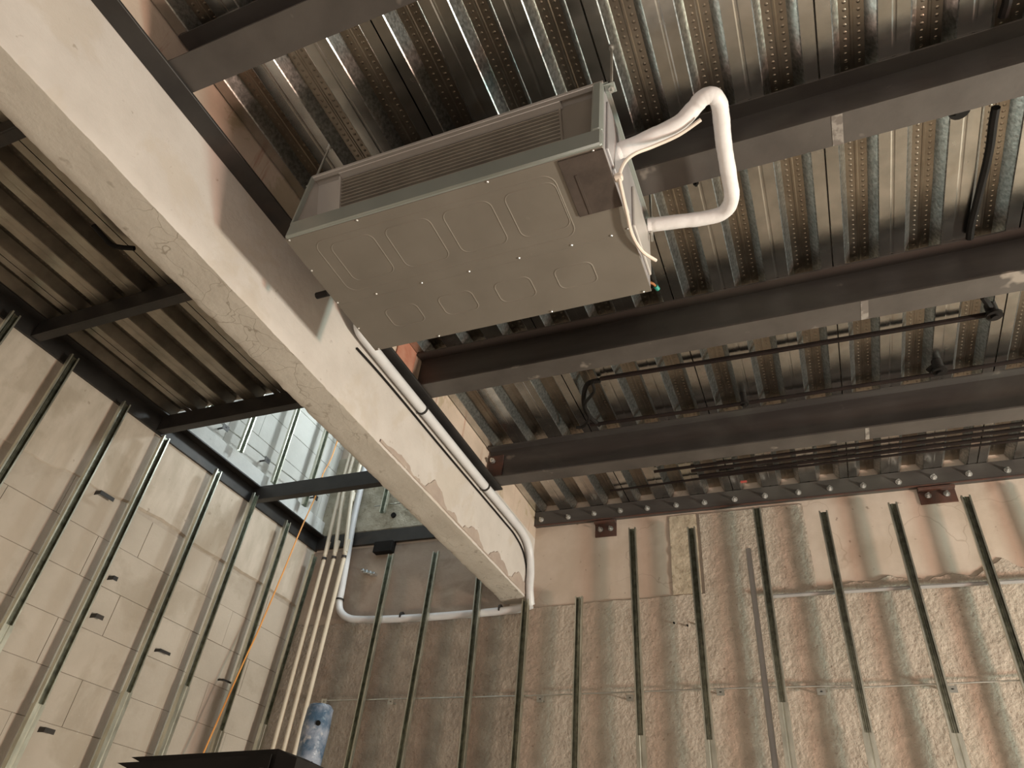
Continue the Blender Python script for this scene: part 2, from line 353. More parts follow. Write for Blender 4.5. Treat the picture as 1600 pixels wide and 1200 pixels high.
# back wall
wb = struct(MB().box(WX, RX, WY, WY + 0.25, FZ, TOPZ).build('wall_back', 'plaster'), 'back wall, smooth pinkish render above and rough mortar below', 'wall')
def mdisp(u, v):
    n = fbm(u * 14, v * 14, 4, 3); n2 = fbm(u * 3, v * 3, 3, 8)
    n3 = fbm(u * 60, v * 60, 2, 13); return 0.010 + 0.005 * np.abs(n - 0.5) * 2 + 0.005 * n2 + 0.0045 * n3
def top_edge(base, amp, s):
    return lambda u: base(u) + amp * (fbm(u * 7, u * 0 + s, 4, s) - 0.5)
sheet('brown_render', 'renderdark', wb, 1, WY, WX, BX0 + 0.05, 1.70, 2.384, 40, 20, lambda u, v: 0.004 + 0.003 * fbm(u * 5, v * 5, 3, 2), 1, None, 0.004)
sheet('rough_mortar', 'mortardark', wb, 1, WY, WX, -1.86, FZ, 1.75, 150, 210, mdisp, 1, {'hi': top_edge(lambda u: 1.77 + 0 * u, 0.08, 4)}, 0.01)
sheet('rough_mortar', 'mortar', wb, 1, WY, -1.86, -0.64, FZ, 1.82, 110, 220, mdisp, 1, {'hi': top_edge(lambda u: 1.80 + 0.02 * (u + 1.2), 0.03, 6)}, 0.01)
sheet('rough_mortar', 'mortar', wb, 1, WY, -0.64, 0.02, FZ, 2.372, 60, 260, mdisp, 1, None, 0.01)
sheet('rough_mortar', 'mortar', wb, 1, WY, 0.02, 1.9, FZ, 1.8, 160, 210, mdisp, 1, {'hi': top_edge(lambda u: 1.83 + 0.05 * np.minimum(u - 0.4, 0.9), 0.14, 9)}, 0.01)
sheet('rough_mortar', 'mortar', wb, 1, WY, 1.9, RX, FZ, 1.8, 60, 60, mdisp, 1, {'hi': top_edge(lambda u: 1.84 + 0 * u, 0.14, 2)}, 0.01)
sheet('speckled_strip', 'speckled', wb, 1, WY, -0.845, -0.66, 1.80, 2.378, 24, 60, lambda u, v: 0.004 + 0.010 * fbm(u * 20, v * 20, 3, 2), 1, None, 0.004)
sheet('upper_mortar', 'uppermortar', wb, 1, WY, WX, BX0 + 0.1, DZ, 3.3, 90, 50, lambda u, v: 0.004 + 0.02 * fbm(u * 9, v * 9, 4, 2), 1, None, 0.004)
x_, y_, z_ = P(615, 805, 1, WY - 0.02)
MB().tube([(x_, WY - 0.03, z_), (x_, WY - 0.012, z_)], 0.022, 12).build('drill_hole', 'black', wb)
for px, py in ((1050 + 3, 973), (1050 + 24, 977), (1090, 975)):
    x_, y_, z_ = P(px, py, 1, WY - 0.03); MB().tube([(x_, WY - 0.034, z_), (x_, WY - 0.02, z_)], 0.006, 8).build('drill_hole', 'black', wb)

# ceiling: slab, galvanised deck panels with embossed pans
ceil = empty('ceiling', (0, 1, DZ)); struct(ceil, 'galvanised profiled steel deck under the floor slab', 'ceiling')
slab = MB().box(BX0, RX, RY, WY, DZ + 0.064, DZ + 0.16).box(WX, BX0, RY, 2.62, DZ + 0.064, DZ + 0.16).build('slab', 'soffit', ceil)
PITCH = 0.24
def panel(x0, ribs, y0, y1, emb, seamgap=0.006, mset=('deck', 'deckweb', 'deckpan')):
    """three pans; the lap runs down the middle of a lower flange; sheet 1.5 mm thick"""
    base = []
    for k in range(ribs):
        a = x0 + k * PITCH
        base += [(a + (seamgap / 2 if k == 0 else 0.008), 0.0 if k == 0 else 0.0)] if k == 0 else [(a - 0.008, 0.0), (a - 0.003, 0.0012), (a + 0.003, 0.0012), (a + 0.008, 0.0)]
        base += [(a + 0.049, 0.0), (a + 0.053, 0.004), (a + 0.080, 0.060), (a + 0.113, 0.060), (a + 0.117, 0.0588), (a + 0.123, 0.0588), (a + 0.127, 0.060), (a + 0.160, 0.060), (a + 0.187, 0.004), (a + 0.191, 0.0)]
    a = x0 + ribs * PITCH
    base += [(a - seamgap / 2, 0.0), (a - seamgap / 2, 0.012)]
    low = [(x, DZ + z) for x, z in base]; up = [(x, DZ + z + 0.0018) for x, z in base][::-1]
    m = MB(); ny = max(2, int((y1 - y0) / 0.5)); prof = low + up; n = len(prof); ys = np.linspace(y0, y1, ny)
    vs = [(x, y, z) for y in ys for x, z in prof]
    fs = [(j * n + i, j * n + (i + 1) % n, (j + 1) * n + (i + 1) % n, (j + 1) * n + i) for j in range(ny - 1) for i in range(n)]
    fs += [(i, i + 1, n - 2 - i, n - 1 - i) for i in range(n // 2 - 1)] + [((ny - 1) * n + n - 1 - i, (ny - 1) * n + n - 2 - i, (ny - 1) * n + i + 1, (ny - 1) * n + i) for i in range(n // 2 - 1)]
    m.add(vs, fs)
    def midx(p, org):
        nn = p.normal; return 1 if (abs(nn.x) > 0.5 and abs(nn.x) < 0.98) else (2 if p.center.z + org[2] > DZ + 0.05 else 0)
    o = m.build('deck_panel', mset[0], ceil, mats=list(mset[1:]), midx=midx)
    if emb:
        e = MB()
        for k in range(ribs):
            for dx, ph in ((0.098, 0), (0.143, 0.013)):
                X = x0 + k * PITCH + dx
                for y in np.arange(max(y0, emb[0]) + 0.03 + ph, min(y1, emb[1]), 0.0268):
                    zc = DZ + 0.0605; vs = []
                    for rr, dz in ((0.0078, 0), (0.0048, 0.0015)):
                        for q in range(6): vs.append((X + rr * math.cos(q * PI / 3), y + rr * math.sin(q * PI / 3), zc - dz))
                    vs.append((X, y, zc - 0.0020))
                    e.add(vs, [(q, 6 + q, 6 + (q + 1) % 6, (q + 1) % 6) for q in range(6)] + [(6 + q, 12, 6 + (q + 1) % 6) for q in range(6)])
        eo = e.build('embossing', mset[2], o, smooth=True); eo['kind'] = 'stuff'
    return o
SEAM0 = -1.115
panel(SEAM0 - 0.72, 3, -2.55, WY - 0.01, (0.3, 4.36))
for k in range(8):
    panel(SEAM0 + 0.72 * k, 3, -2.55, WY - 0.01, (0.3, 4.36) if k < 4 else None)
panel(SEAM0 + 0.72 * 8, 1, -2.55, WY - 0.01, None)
for k in range(2): panel(BX0 - 0.085 - 0.72 * (k + 1), 3, -2.55, 2.60, (0.3, 2.56), mset=('deckshade', 'deckdark', 'deckdark'))
panel(BX0 - 0.085 - 1.44 - 0.24, 1, -2.55, 2.60, (0.3, 2.56), mset=('deckshade', 'deckdark', 'deckdark'))

# ---------------------------------------------------------------- concrete beam
def beam():
    y0, y1 = RY, WY; ny = 700; ys = np.linspace(y0, y1, ny)
    # cross-section points: left top, left bottom corner, soffit points, right bottom corner, right side points, right top
    prof = [(BX0, DZ + 0.05), (BX0, 2.2), (BX0, BZ + 0.02)] + [(BX0 + 0.004, BZ + 0.004)] + [(BX0 + t, BZ) for t in (0.02, 0.05, 0.1, 0.15, 0.18)] + [(BX1 - 0.002, BZ + 0.001), (BX1, BZ + 0.006), (BX1, BZ + 0.05), (BX1, BZ + 0.12), (BX1, 2.1), (BX1, 2.3), (BX1, DZ + 0.05)]
    n = len(prof); vs = []
    nl = fbm(ys * 26, ys * 0, 4, 1) - 0.5; nr = fbm(ys * 30, ys * 0 + 5, 4, 2) - 0.5; ch = np.clip(fbm(ys * 9, ys * 0 + 2, 3, 7) - 0.62, 0, 1)
    for j, y in enumerate(ys):
        for i, (x, z) in enumerate(prof):
            if i in (2, 3): x += nl[j] * 0.006 + ch[j] * 0.02; z += nl[j] * 0.004
            elif i in (9, 10): x += nr[j] * 0.003; z += nr[j] * 0.004
            elif 4 <= i <= 8: z += 0.004 * (fbm(np.array(y * 6.0), np.array(x * 30.0), 3, 4) - 0.5)
            vs.append((x, y, z))
    m = MB(); fs = [(j * n + i, (j + 1) * n + i, (j + 1) * n + i + 1, j * n + i + 1) for j in range(ny - 1) for i in range(n - 1)]
    fs += [(j * n + n - 1, (j + 1) * n + n - 1, (j + 1) * n, j * n) for j in range(ny - 1)]
    m.add(vs, fs)
    def midx(p, org):
        z = p.center.z + org[2]; nn = p.normal
        return 1 if nn.z < -0.6 or nn.x < -0.3 else (2 if z > 2.33 else 0)
    return m.build('concrete_beam', 'concrete', mats=['soffit', 'strip'], midx=midx, smooth=True)
cb = tag(beam(), 'long pale cast concrete beam crossing the room diagonally with cracked soffit', 'beam')
# grey patch of trowelled mortar along the far lower edge of the beam's side
sheet('mortar_patch', 'patch', cb, 0, BX1, 2.35, WY - 0.02, BZ + 0.01, 1.9, 220, 14, lambda u, v: 0.004 + 0.004 * fbm(u * 20, v * 20, 3, 2), 1,
      {'hi': lambda u: BZ + 0.02 + 0.26 * np.clip(fbm(u * 5.5, u * 0 + 1, 6, 21) - 0.30, 0, 1) * np.clip((u - 2.3) * 2, 0, 1), 'lo': lambda u: BZ + 0.012 + 0 * u}, 0.004, 1)
# ---------------------------------------------------------------- steel
ang = empty('beam_ledger_angle', (BX1 + 0.045, 0.5, 2.245))
tag(ang, 'black steel angle bolted along the side of the concrete beam under the joists', 'steel angle')
L1, L2 = RY + 0.02, 3.60
MB().box(BX1, BX1 + 0.088, L1, L2, 2.245, 2.257, 0.002).build('bottom_leg', 'darksteel', ang)
MB().box(BX1, BX1 + 0.010, L1, L2, 2.257, 2.335, 0.002).build('back_leg', 'darksteel', ang)
JB = 2.258
def joist(y0, label, w=0.122, x0=BX1 + 0.012, x1=RX):
    t = empty('steel_joist', ((x0 + x1) / 2, y0 + w / 2, JB)); tag(t, label, 'steel beam', 'steel joists under the deck')
    h = DZ - JB; yc = y0 + w / 2
    m = MB().prism([(y0, JB), (y0 + w, JB), (y0 + w, JB + 0.009), (y0, JB + 0.009)], 0, x0, x1)
    m.build('bottom_flange', 'steelunder', t)
    MB().box(x0, x1, yc - 0.0035, yc + 0.0035, JB + 0.009, DZ - 0.009).build('web', 'steel', t)
    MB().box(x0, x1, y0, y0 + w, DZ - 0.009, DZ - 0.0005).build('top_flange', 'steel', t)
    return t
ja = joist(0.600, 'nearest dark steel joist, crossing the top left corner of the picture')
jb = joist(1.537, 'dark steel joist passing above the air conditioning unit and its white pipes')
jc = joist(2.475, 'dark steel joist directly behind the air conditioning unit')
jd = joist(3.458, 'last dark steel joist before the back wall, with rusty cleat at its end', 0.112)
joist(-0.34, 'dark steel joist overhead, behind the viewer'); joist(-1.28, 'second dark steel joist overhead, behind the viewer')
# chalk / weld marks on flanges
def patch(parent, px0, px1, y0, y1, mat='chalk'):
    a = P(px0[0], px0[1], 2, JB)[0]; MB().box(a, a + px1, y0, y1, JB - 0.0012, JB + 0.001).build('chalk_mark', mat, parent)
patch(jb, (1300, 205), 0.035, 1.538, 1.658); patch(jc, (1345, 487), 0.03, 2.476, 2.596); patch(jd, (1352, 680), 0.02, 3.459, 3.569)
# rusty cleat + bolt at the last joist, red primer plate at the joist behind the unit
def cleat(y, parent, mat, x1):
    MB().box(BX1 + 0.012, x1, y - 0.008, y, JB + 0.03, DZ - 0.05, 0.001).build('end_cleat', mat, parent)
cleat(3.458 + 0.05, jd, 'rust', BX1 + 0.115)
MB().tube([(BX1 + 0.05, 3.49, 2.40), (BX1 + 0.05, 3.47, 2.40)], 0.017, 6).tube([(BX1 + 0.05, 3.47, 2.40), (BX1 + 0.05, 3.455, 2.40)], 0.009, 8).build('bolt', 'bolt', jd)
MB().box(BX1 + 0.001, BX1 + 0.010, 2.30, 2.475, 2.30, DZ - 0.001, 0.002).build('end_plate', 'redprimer', jc)

# back ledger angle with bolts
lg = empty('back_ledger_angle', (1.5, WY - 0.02, 2.386)); tag(lg, 'dark steel ledger angle along the top of the back wall, studded with bolts', 'steel angle')
MB().box(BX1 + 0.005, RX, 4.375, WY - 0.0005, 2.386, DZ - 0.001, 0.002).build('face_leg', 'steel', lg)
MB().box(BX1 + 0.005, RX, 4.372, 4.377, 2.381, 2.391, 0.001).build('bottom_edge', 'rust', lg)
bolts = [(847, 812), (889, 807), (929, 804), (970, 799), (1012, 794), (1057, 789), (1101, 783), (1148, 778), (1195, 773), (1247, 768), (1296, 761), (1348, 757), (1403, 751), (1458, 745), (1512, 738), (1572, 732)]
bsrc = None
for px, py in bolts:
    x, _, z = P(px, py, 1, WY - 0.03); z = 2.43 + random.uniform(-0.004, 0.004)
    if bsrc is None:
        m = MB().tube([(x, 4.3745, z), (x, 4.370, z)], 0.019, 12).tube([(x, 4.370, z), (x, 4.359, z)], 0.013, 6).tube([(x, 4.359, z), (x, 4.340, z)], 0.007, 8)
        bsrc = m.build('bolt', 'bolt', lg); z0b = z
        bz = LOC[bsrc.name][2] - z; by = LOC[bsrc.name][1]
    else: inst(bsrc, (x, by, z + bz), lg)
x = P(1588, 728, 1, WY - 0.03)[0]
while x < RX - 0.3:
    x += 0.19; inst(bsrc, (x, by, 2.43 + bz), lg)
def rusty(px0, px1, z0, z1, bl, label):
    xa = P(px0, 820, 1, WY)[0] if px0 < 1200 else P(px0, 765, 1, WY)[0]; xb = xa + px1
    t = empty('ledger_bracket', ((xa + xb) / 2, WY - 0.02, z0)); tag(t, label, 'bracket', 'rusty brackets under the back ledger angle')
    MB().box(xa, xb, WY - 0.012, WY - 0.0005, z0, 2.382, 0.001).build('plate', 'rust', t)
    MB().box(xa, xb, WY - 0.050, WY - 0.012, 2.355, 2.372, 0.002).build('shelf', 'rust', t)
    for q in bl:
        inst(bsrc, (xa + q, by + 0.027, (z0 + z1) / 2 + bz), t)
rusty(931, 0.155, 2.262, 2.37, (0.04, 0.115), 'small rusty bracket with two bolts under the left end of the back ledger')
rusty(1432, 0.20, 2.275, 2.38, (0.05, 0.15), 'small rusty bracket with two bolts under the right end of the back ledger')

# left bay: trimmers and left wall angle
la = empty('left_wall_angle', (WX + 0.02, 1, 2.37)); tag(la, 'dark steel angle along the top of the left block wall', 'steel angle')
MB().box(WX - 0.001, WX + 0.022, RY, WY, 2.375, DZ - 0.001, 0.002).build('wall_leg', 'darksteel', la)
MB().box(WX + 0.022, WX + 0.085, RY, WY, 2.488, DZ - 0.001, 0.001).build('top_leg', 'darksteel', la)
def trimmer(y, label, flange=True, zb=2.385):
    t = empty('trimmer_channel', ((WX + BX0) / 2, y, zb)); tag(t, label, 'steel channel', 'short steel channels between beam and left wall')
    MB().box(WX + 0.024, BX0 - 0.001, y, y + 0.008, zb, DZ - 0.001, 0.001).build('web', 'darksteel', t)
    yb = min(y + 0.055, WY - 0.002)
    MB().box(WX + 0.024, BX0 - 0.001, y + 0.008, yb, zb, zb + 0.008, 0.001).build('bottom_flange', 'darksteel', t)
    MB().box(WX + 0.024, BX0 - 0.001, y + 0.008, yb, DZ - 0.009, DZ - 0.001, 0.001).build('top_flange', 'darksteel', t)
trimmer(0.625, 'short black steel channel at the far left edge of the picture')
trimmer(1.604, 'short black steel channel under the dark left deck, nearest whole one')
trimmer(2.564, 'short black steel channel edging the opening on its deck side')
trimmer(3.525, 'short black steel channel crossing the bright opening')
trimmer(4.385, 'short black steel channel on the back wall below the opening')

# ---------------------------------------------------------------- wall studs: open galvanised channels
def channel(top, bot, wall, w=0.050, dpt=0.024, t=0.0016):
    """U channel, web against the wall, lips towards the room"""
    top = np.array(top); bot = np.array(bot)
    prof = [(-w / 2, -dpt / 2), (w / 2, -dpt / 2), (w / 2, dpt / 2), (w / 2 - 0.009, dpt / 2), (w / 2 - 0.009, dpt / 2 - t), (w / 2 - t, dpt / 2 - t), (w / 2 - t, -dpt / 2 + t),
            (0.006, -dpt / 2 + t), (0.003, -dpt / 2 + 0.005), (-0.003, -dpt / 2 + 0.005), (-0.006, -dpt / 2 + t),
            (-w / 2 + t, -dpt / 2 + t), (-w / 2 + t, dpt / 2 - t), (-w / 2 + 0.009, dpt / 2 - t), (-w / 2 + 0.009, dpt / 2), (-w / 2, dpt / 2)]
    n = len(prof); vs = []
    for c in (bot, top):
        for u, v in prof:
            if wall == 'back': vs.append((c[0] + u, c[1] - v, c[2]))
            else: vs.append((c[0] + v, c[1] + u, c[2]))
    # split the end caps into small quads so that the concave outline caps correctly
    fs = [(i, (i + 1) % n, n + (i + 1) % n, n + i) for i in range(n)]
    m = MB(); m.add(vs, fs); return m
def stud(top, bot, wall, label, group, sleeve=None, clips=(), name='wall_stud', mat='stud'):
    t = channel(top, bot, wall).build(name, mat, mats=['studdark'], midx=lambda p, o_: 1 if 3 <= p.index <= 13 else 0); tag(t, label, 'stud', group)
    top = np.array(top); bot = np.array(bot)
    def at(z): k = (z - bot[2]) / (top[2] - bot[2]); return bot + (top - bot) * k
    if sleeve is not None:
        a = at(sleeve); b = bot
        W2, D2 = 0.028, 0.015
        prof = [(-W2, -D2), (W2, -D2), (W2, D2), (0.006, D2), (0.003, D2 - 0.004), (-0.003, D2 - 0.004), (-0.006, D2), (-W2, D2)]
        vs = []
        for c in (b, a):
            for u, v in prof: vs.append((c[0] + u, c[1] - v, c[2]) if wall == 'back' else (c[0] + v, c[1] + u, c[2]))
        m = MB(); m.add(vs, [(i, (i + 1) % 8, 8 + (i + 1) % 8, 8 + i) for i in range(8)] + [(8, 9, 10, 11), (8, 11, 12), (8, 12, 13), (8, 13, 14, 15)])
        m.build('sleeve', 'stud', t)
    for z in clips:
        c = at(z)
        if wall == 'back': m = MB().box(c[0] - 0.027, c[0] + 0.027, c[1] + 0.012, WY - 0.004, z, z + 0.022)
        else: m = MB().box(WX + 0.001, c[0] - 0.012, c[1] - 0.027, c[1] + 0.027, z, z + 0.022)
        m.build('clip', 'studdark', t)
        if wall == 'back': m = MB().box(c[0] + 0.025, c[0] + 0.028, c[1] - 0.012, WY - 0.004, z, z + 0.022)
    return t
def ext(a, b, z):
    a = np.array(a); b = np.array(b); k = (z - a[2]) / (b[2] - a[2]); return a + (b - a) * k
BY = 4.31
bs = [((612, 866), (545, 1190), 'first from the room corner, left of the concrete beam'),
      ((682, 862), (662, 975), 'second from the room corner, left of the concrete beam'),
      ((748, 908), (742, 985), 'third from room corner, its top behind the beam'),
      ((822, 937), (805, 1200), 'standing right under the end of the concrete beam'),
      ((905, 932), (900, 1200), 'short one just right of the concrete beam'),
      ((988, 825), (1010, 1200), 'first tall one right of the small left bracket'),
      ((1080, 824), (1117, 1200), 'beside the yellowish speckled strip'),
      ((1182, 793), (1236, 1200), 'beside the grey plastic conduit'),
      ((1286, 799), (1367, 1200), 'first one right of the grey conduit'),
      ((1394, 786), (1507, 1200), 'just left of the right rusty bracket'),
      ((1508, 775), (1600, 1065), 'rightmost, beyond the right rusty bracket')]
slv = [None, None, None, None, None, 0.95, 0.93, 1.12, 0.97, 0.97, None]
for i, (a, b, l) in enumerate(bs):
    A = np.array(P(*a, 1, BY)); B = np.array(P(*b, 1, BY)); m_ = (A[0] + B[0]) / 2
    top = A.copy(); bot = ext(A, B, FZ + 0.01); bot[0] = A[0] + (bot[0] - A[0]) * 0.6
    if i == 2: top[2] = 2.1
    bot[1] = top[1] = BY
    stud(top, bot, 'back', 'steel stud on back wall, ' + l, 'galvanised channel studs on the back wall', slv[i], ())
for k, x in enumerate((1.31, 1.71, 2.11)):
    stud((x, BY, 2.25), (x, BY, FZ + 0.01), 'back', ('first', 'second', 'third')[k] + ' steel stud beyond the right edge of the picture', 'galvanised channel studs out of view')
LX = -3.74
ls = [((25, 490), (0, 540), 'at the far left edge of the picture'), ((117, 557), (0, 765), 'second from the left edge of the picture'),
      ((198, 630), (0, 995), 'third from the left edge of the picture'), ((260, 683), (12, 1200), 'just left of the corner where opening and angle meet'),
      ((342, 735), (150, 1190), 'first one below the bright opening'), ((400, 772), (247, 1178), 'second one below the bright opening'),
      ((450, 815), (330, 1172), 'crossed by the orange cord'), ((492, 868), (395, 1170), 'next to the cream pipes in the room corner')]
for i, (a, b, l) in enumerate(ls):
    A = np.array(P(*a, 0, LX)); B = np.array(P(*b, 0, LX)); yy = (A[1] + B[1]) / 2
    top = np.array([LX, A[1], A[2]]); bot = np.array([LX, A[1] + (B[1] - A[1]) * 1.2 if i > 1 else A[1], FZ + 0.01])
    if i == 0: bot[1] = A[1]
    stud(top, bot, 'left', 'steel stud on left wall, ' + l, 'galvanised channel studs on the left wall', (None, None, 0.98, P(60, 1100, 0, LX)[2], P(196, 1081, 0, LX)[2], P(287, 1071, 0, LX)[2], P(340, 1140, 0, LX)[2], 1.0)[i], ())
for k, y in enumerate((1.05, 0.65, 0.25)):
    stud((LX, y, 2.37), (LX, y, FZ + 0.01), 'left', ('first', 'second', 'third')[k] + ' steel stud beyond the left edge of the picture', 'galvanised channel studs out of view')
for (a, b, l) in (((395, 645), (375, 705), 'first from the deck side'), ((465, 635), (427, 755), 'second from the deck side'), ((510, 672), (475, 790), 'third from the deck side')):
    A = np.array(P(*a, 0, LX)); B = np.array(P(*b, 0, LX))
    stud((LX, A[1], 4.4), (LX, B[1], B[2]), 'left', 'upper storey left wall stud, ' + l, 'upper storey studs seen through the opening', None, ())
stud((LX, 2.82, 4.4), (LX, 2.82, 2.62), 'left', 'upper storey left wall stud at the deck edge', 'upper storey studs seen through the opening')
UB = 4.31
for px, l in ((600, 'beside the white pipe'), (640, 'close to the concrete beam')):
    x = P(px, 790, 1, UB)[0]
    stud((x, UB, 4.4), (x, UB, 2.62), 'back', 'stud on upper storey back wall, ' + l, 'upper storey studs seen through the opening')

# anchors: bent metal tabs sticking out of the left wall
def tab(px, py, n, L=0.07, dz=0.0, w=0.012):
    x, y, z = P(px, py, 0, WX + 0.01)
    m = MB().box(WX - 0.002, WX + 0.05, y - 0.0015, y + 0.0015, z - w, z + w).box(WX + 0.0475, WX + 0.0505, y, y + L, z - w, z + w)
    t = m.build('wall_tab', 'darksteel'); tag(t, 'small metal tab on left wall, ' + n, 'bracket', 'small metal tabs on the left wall')
tab(150, 770, 'uppermost, near the plaster edge', 0.10)
tab(243, 1016, 'lone one between the studs low on the wall', 0.085, w=0.009)
tab(342, 1062, 'long one behind the orange cord', 0.10, w=0.006)
tab(170, 903, 'hooked one beside a dark stain', 0.03)
tab(143, 962, 'just left of a middle stud', 0.05)
tab(62, 1140, 'lowest, near the bottom left corner', 0.06)
tab(430, 1094, 'beside the cream pipes low in the corner', 0.07, w=0.006)
# carrying rods behind the back wall studs
def rodx(pts, rad, name, mat, label, cat, group=None, ax=1, val=4.345, hooks=()):
    pp = [P(*p, ax, val) for p in pts]; t = empty(name, pp[0]); tag(t, label, cat, group)
    MB().tube(pp, rad, 8).build('rod', mat, t)
    for hx, hy in hooks:
        c = P(hx, hy, ax, val)
        m = MB().box(c[0] - 0.022, c[0] + 0.022, val - 0.012, val - 0.009, c[2] - 0.030, c[2] + 0.006).box(c[0] - 0.006, c[0] + 0.006, val - 0.012, WY - 0.01, c[2] - 0.014, c[2] - 0.008)
        m.build('hook', 'rod', t)
    return t
rodx([(500, 1095), (830, 1087), (1160, 1075), (1330, 1071)], 0.0045, 'carrying_rod', 'rod', 'thin zinc rod running level behind the back wall studs, left length', 'rod', 'thin rods behind the back wall studs', hooks=((508, 1094), (612, 1094), (845, 1090), (985, 1088), (1126, 1079), (1283, 1078)))
rodx([(1300, 1076), (1600, 1063), (1800, 1052)], 0.0045, 'carrying_rod', 'rod', 'thin zinc rod running level behind the back wall studs, right length', 'rod', 'thin rods behind the back wall studs', hooks=((1487, 1074),))
rodx([(1205, 932), (1420, 918), (1600, 908), (1800, 896)], 0.012, 'wall_conduit', 'greypvc', 'thin grey conduit running level high behind the right studs', 'conduit', None, val=4.352)
g0 = P(1168, 858, 1, 4.345); MB().tube([(g0[0], 4.345, FZ), (g0[0] + 0.004, 4.345, g0[2])], 0.017, 14).build('grey_conduit', 'greypvc', smooth=True)
gc = bpy.data.objects['grey_conduit']; tag(gc, 'upright grey plastic conduit beside a stud on the back wall', 'conduit')
x_, y_, z_ = P(597, 860, 1, 4.36)
MB().box(x_ - 0.085, x_ + 0.085, 4.352, WY - 0.0005, 2.29, 2.383, 0.003).build('wall_box', 'black')
tag(bpy.data.objects['wall_box'], 'flat black box on the back wall under the short channel', 'box')
m = MB(); c = P(575, 893, 1, 4.37)
for k in range(7):
    a = c[0] - 0.055 + k * 0.018; zz = c[2] + 0.018 - k * 0.006
    m.box(a - 0.013, a + 0.015, 4.36 + 0.008 * (k % 2), WY - 0.0, zz - 0.012 - 0.004 * (k % 3), zz + 0.010, 0.004)
tag(m.build('foil_scrap', 'foil'), 'crumpled scrap of silver foil stuck to the back wall beside the white pipe', 'foil')

# carrying rod with hooks on the upper storey's left wall, and a stub on its back wall
rp = [P(338, 655, 0, -3.775), P(420, 719, 0, -3.775), P(497, 778, 0, -3.775)]
t = empty('carrying_rod', rp[1]); tag(t, 'thin rod with hooks behind the upper storey left wall studs', 'rod')
MB().tube(rp, 0.005, 8).build('rod', 'rod', t)
for hx, hy in ((352, 666), (417, 717), (492, 775)):
    c = P(hx, hy, 0, -3.775)
    MB().box(-3.766, -3.762, c[1] - 0.03, c[1] + 0.03, c[2] - 0.035, c[2] + 0.006).box(WX + 0.001, -3.762, c[1] - 0.006, c[1] + 0.006, c[2] - 0.016, c[2] - 0.008).build('hook', 'darksteel', t)
rodx([(585, 791), (700, 776)], 0.005, 'carrying_rod', 'rod', 'thin rod on the upper storey back wall beside the white pipe', 'rod')
# ---------------------------------------------------------------- pipes
# long white insulated pipe: along the beam, down at the wall, left under the studs, up through the opening
wp = empty('white_pipe', (-1.8, 3.9, 1.7)); tag(wp, 'long white pipe running along the beam, under the studs and up through the opening', 'pipe')
PR = 0.027; px_ = BX1 + PR + 0.008
path = [(-1.40, 1.835, 2.08), (-1.55, 1.84, 2.13), (-1.70, 1.86, 2.18), (-1.79, 1.93, 2.195), (px_, 2.1, 2.195), (px_, 2.6, 2.195), (px_, 3.4, 2.195), (px_, 3.9, 2.20), (px_, 4.12, 2.19), (px_, 4.24, 2.13), (px_, 4.295, 2.0), (px_, 4.300, 1.88), (px_, 4.33, 1.80), (px_, 4.345, 1.775)]
MB().tube(path, PR, 14, smooth=6).build('beam_run', 'whitepipe', wp, smooth=True)
yv = 4.352
path = [(px_ + 0.005, yv, 1.775)] + [P(q[0], q[1], 1, yv) for q in ((800, 953), (700, 962), (620, 967), (562, 968), (543, 965), (532, 955), (530, 940), (533, 925), (540, 885), (552, 815), (562, 770))]
path += [(path[-1][0], 4.33, 3.3), (path[-1][0], 4.33, 4.4)]
MB().tube(path, PR, 14, smooth=6).build('wall_run', 'whitepipe', wp, smooth=True)
def clipring(c, ax):
    m = MB(); R_ = 0.033; d_ = {0: (1, 0, 0), 1: (0, 1, 0), 2: (0, 0, 1)}[ax]; d_ = np.array(d_) * 0.006; c = np.array(c)
    m.tube([c - d_, c + d_], R_, 14); m.build('pipe_clip', 'darksteel', wp)
for px, py in ((660, 640), (758, 760)):
    q = P(px, py, 0, px_); clipring((px_, q[1], 2.195), 1)
for px, py in ((628, 963), (782, 952)):
    q = P(px, py, 1, yv); clipring(q, 0)
clipring(P(531, 937, 1, yv), 2)
# thin black cable hugging the beam next to it
m = MB().tube([(-1.833, 2.0, 2.138), (-1.833, 2.3, 2.148), (-1.833, 3.0, 2.146), (-1.833, 3.8, 2.150), (-1.833, 4.05, 2.144), (-1.833, 4.22, 2.09), (-1.833, 4.33, 1.95)], 0.006, 8, smooth=5)
tag(m.build('black_cable', 'black', smooth=True), 'thin black cable clinging to the beam beside the long white pipe', 'cable')
for i, (x, tx, l) in enumerate(((-3.590, -3.590, 'leftmost of the three'), (-3.497, -3.545, 'middle of the three'), (-3.400, -3.455, 'rightmost of the three'))):
    t = empty('cream_pipe', (x, 4.28, FZ)); tag(t, 'straight cream plastic pipe rising in the room corner through the opening, ' + l, 'pipe', 'cream pipes in the room corner')
    MB().tube([(x, 4.26, FZ), (x, 4.26, 2.1), (x, 4.255, 2.25), (tx, 4.23, 2.75), (tx, 4.23, 3.0), (tx, 4.23, 4.4)], 0.016, 12, smooth=4).build('pipe', 'cream', t, smooth=True)
    MB().tube([(tx, 4.239, 2.66 + 0.03 * i), (tx, 4.236, 2.74 + 0.03 * i)], 0.020, 12).build('coupling', 'cream', t, smooth=True)
    MB().tube([(x, 4.257, 2.215), (x, 4.256, 2.235)], 0.020, 12).build('saddle_clip', 'darksteel', t)
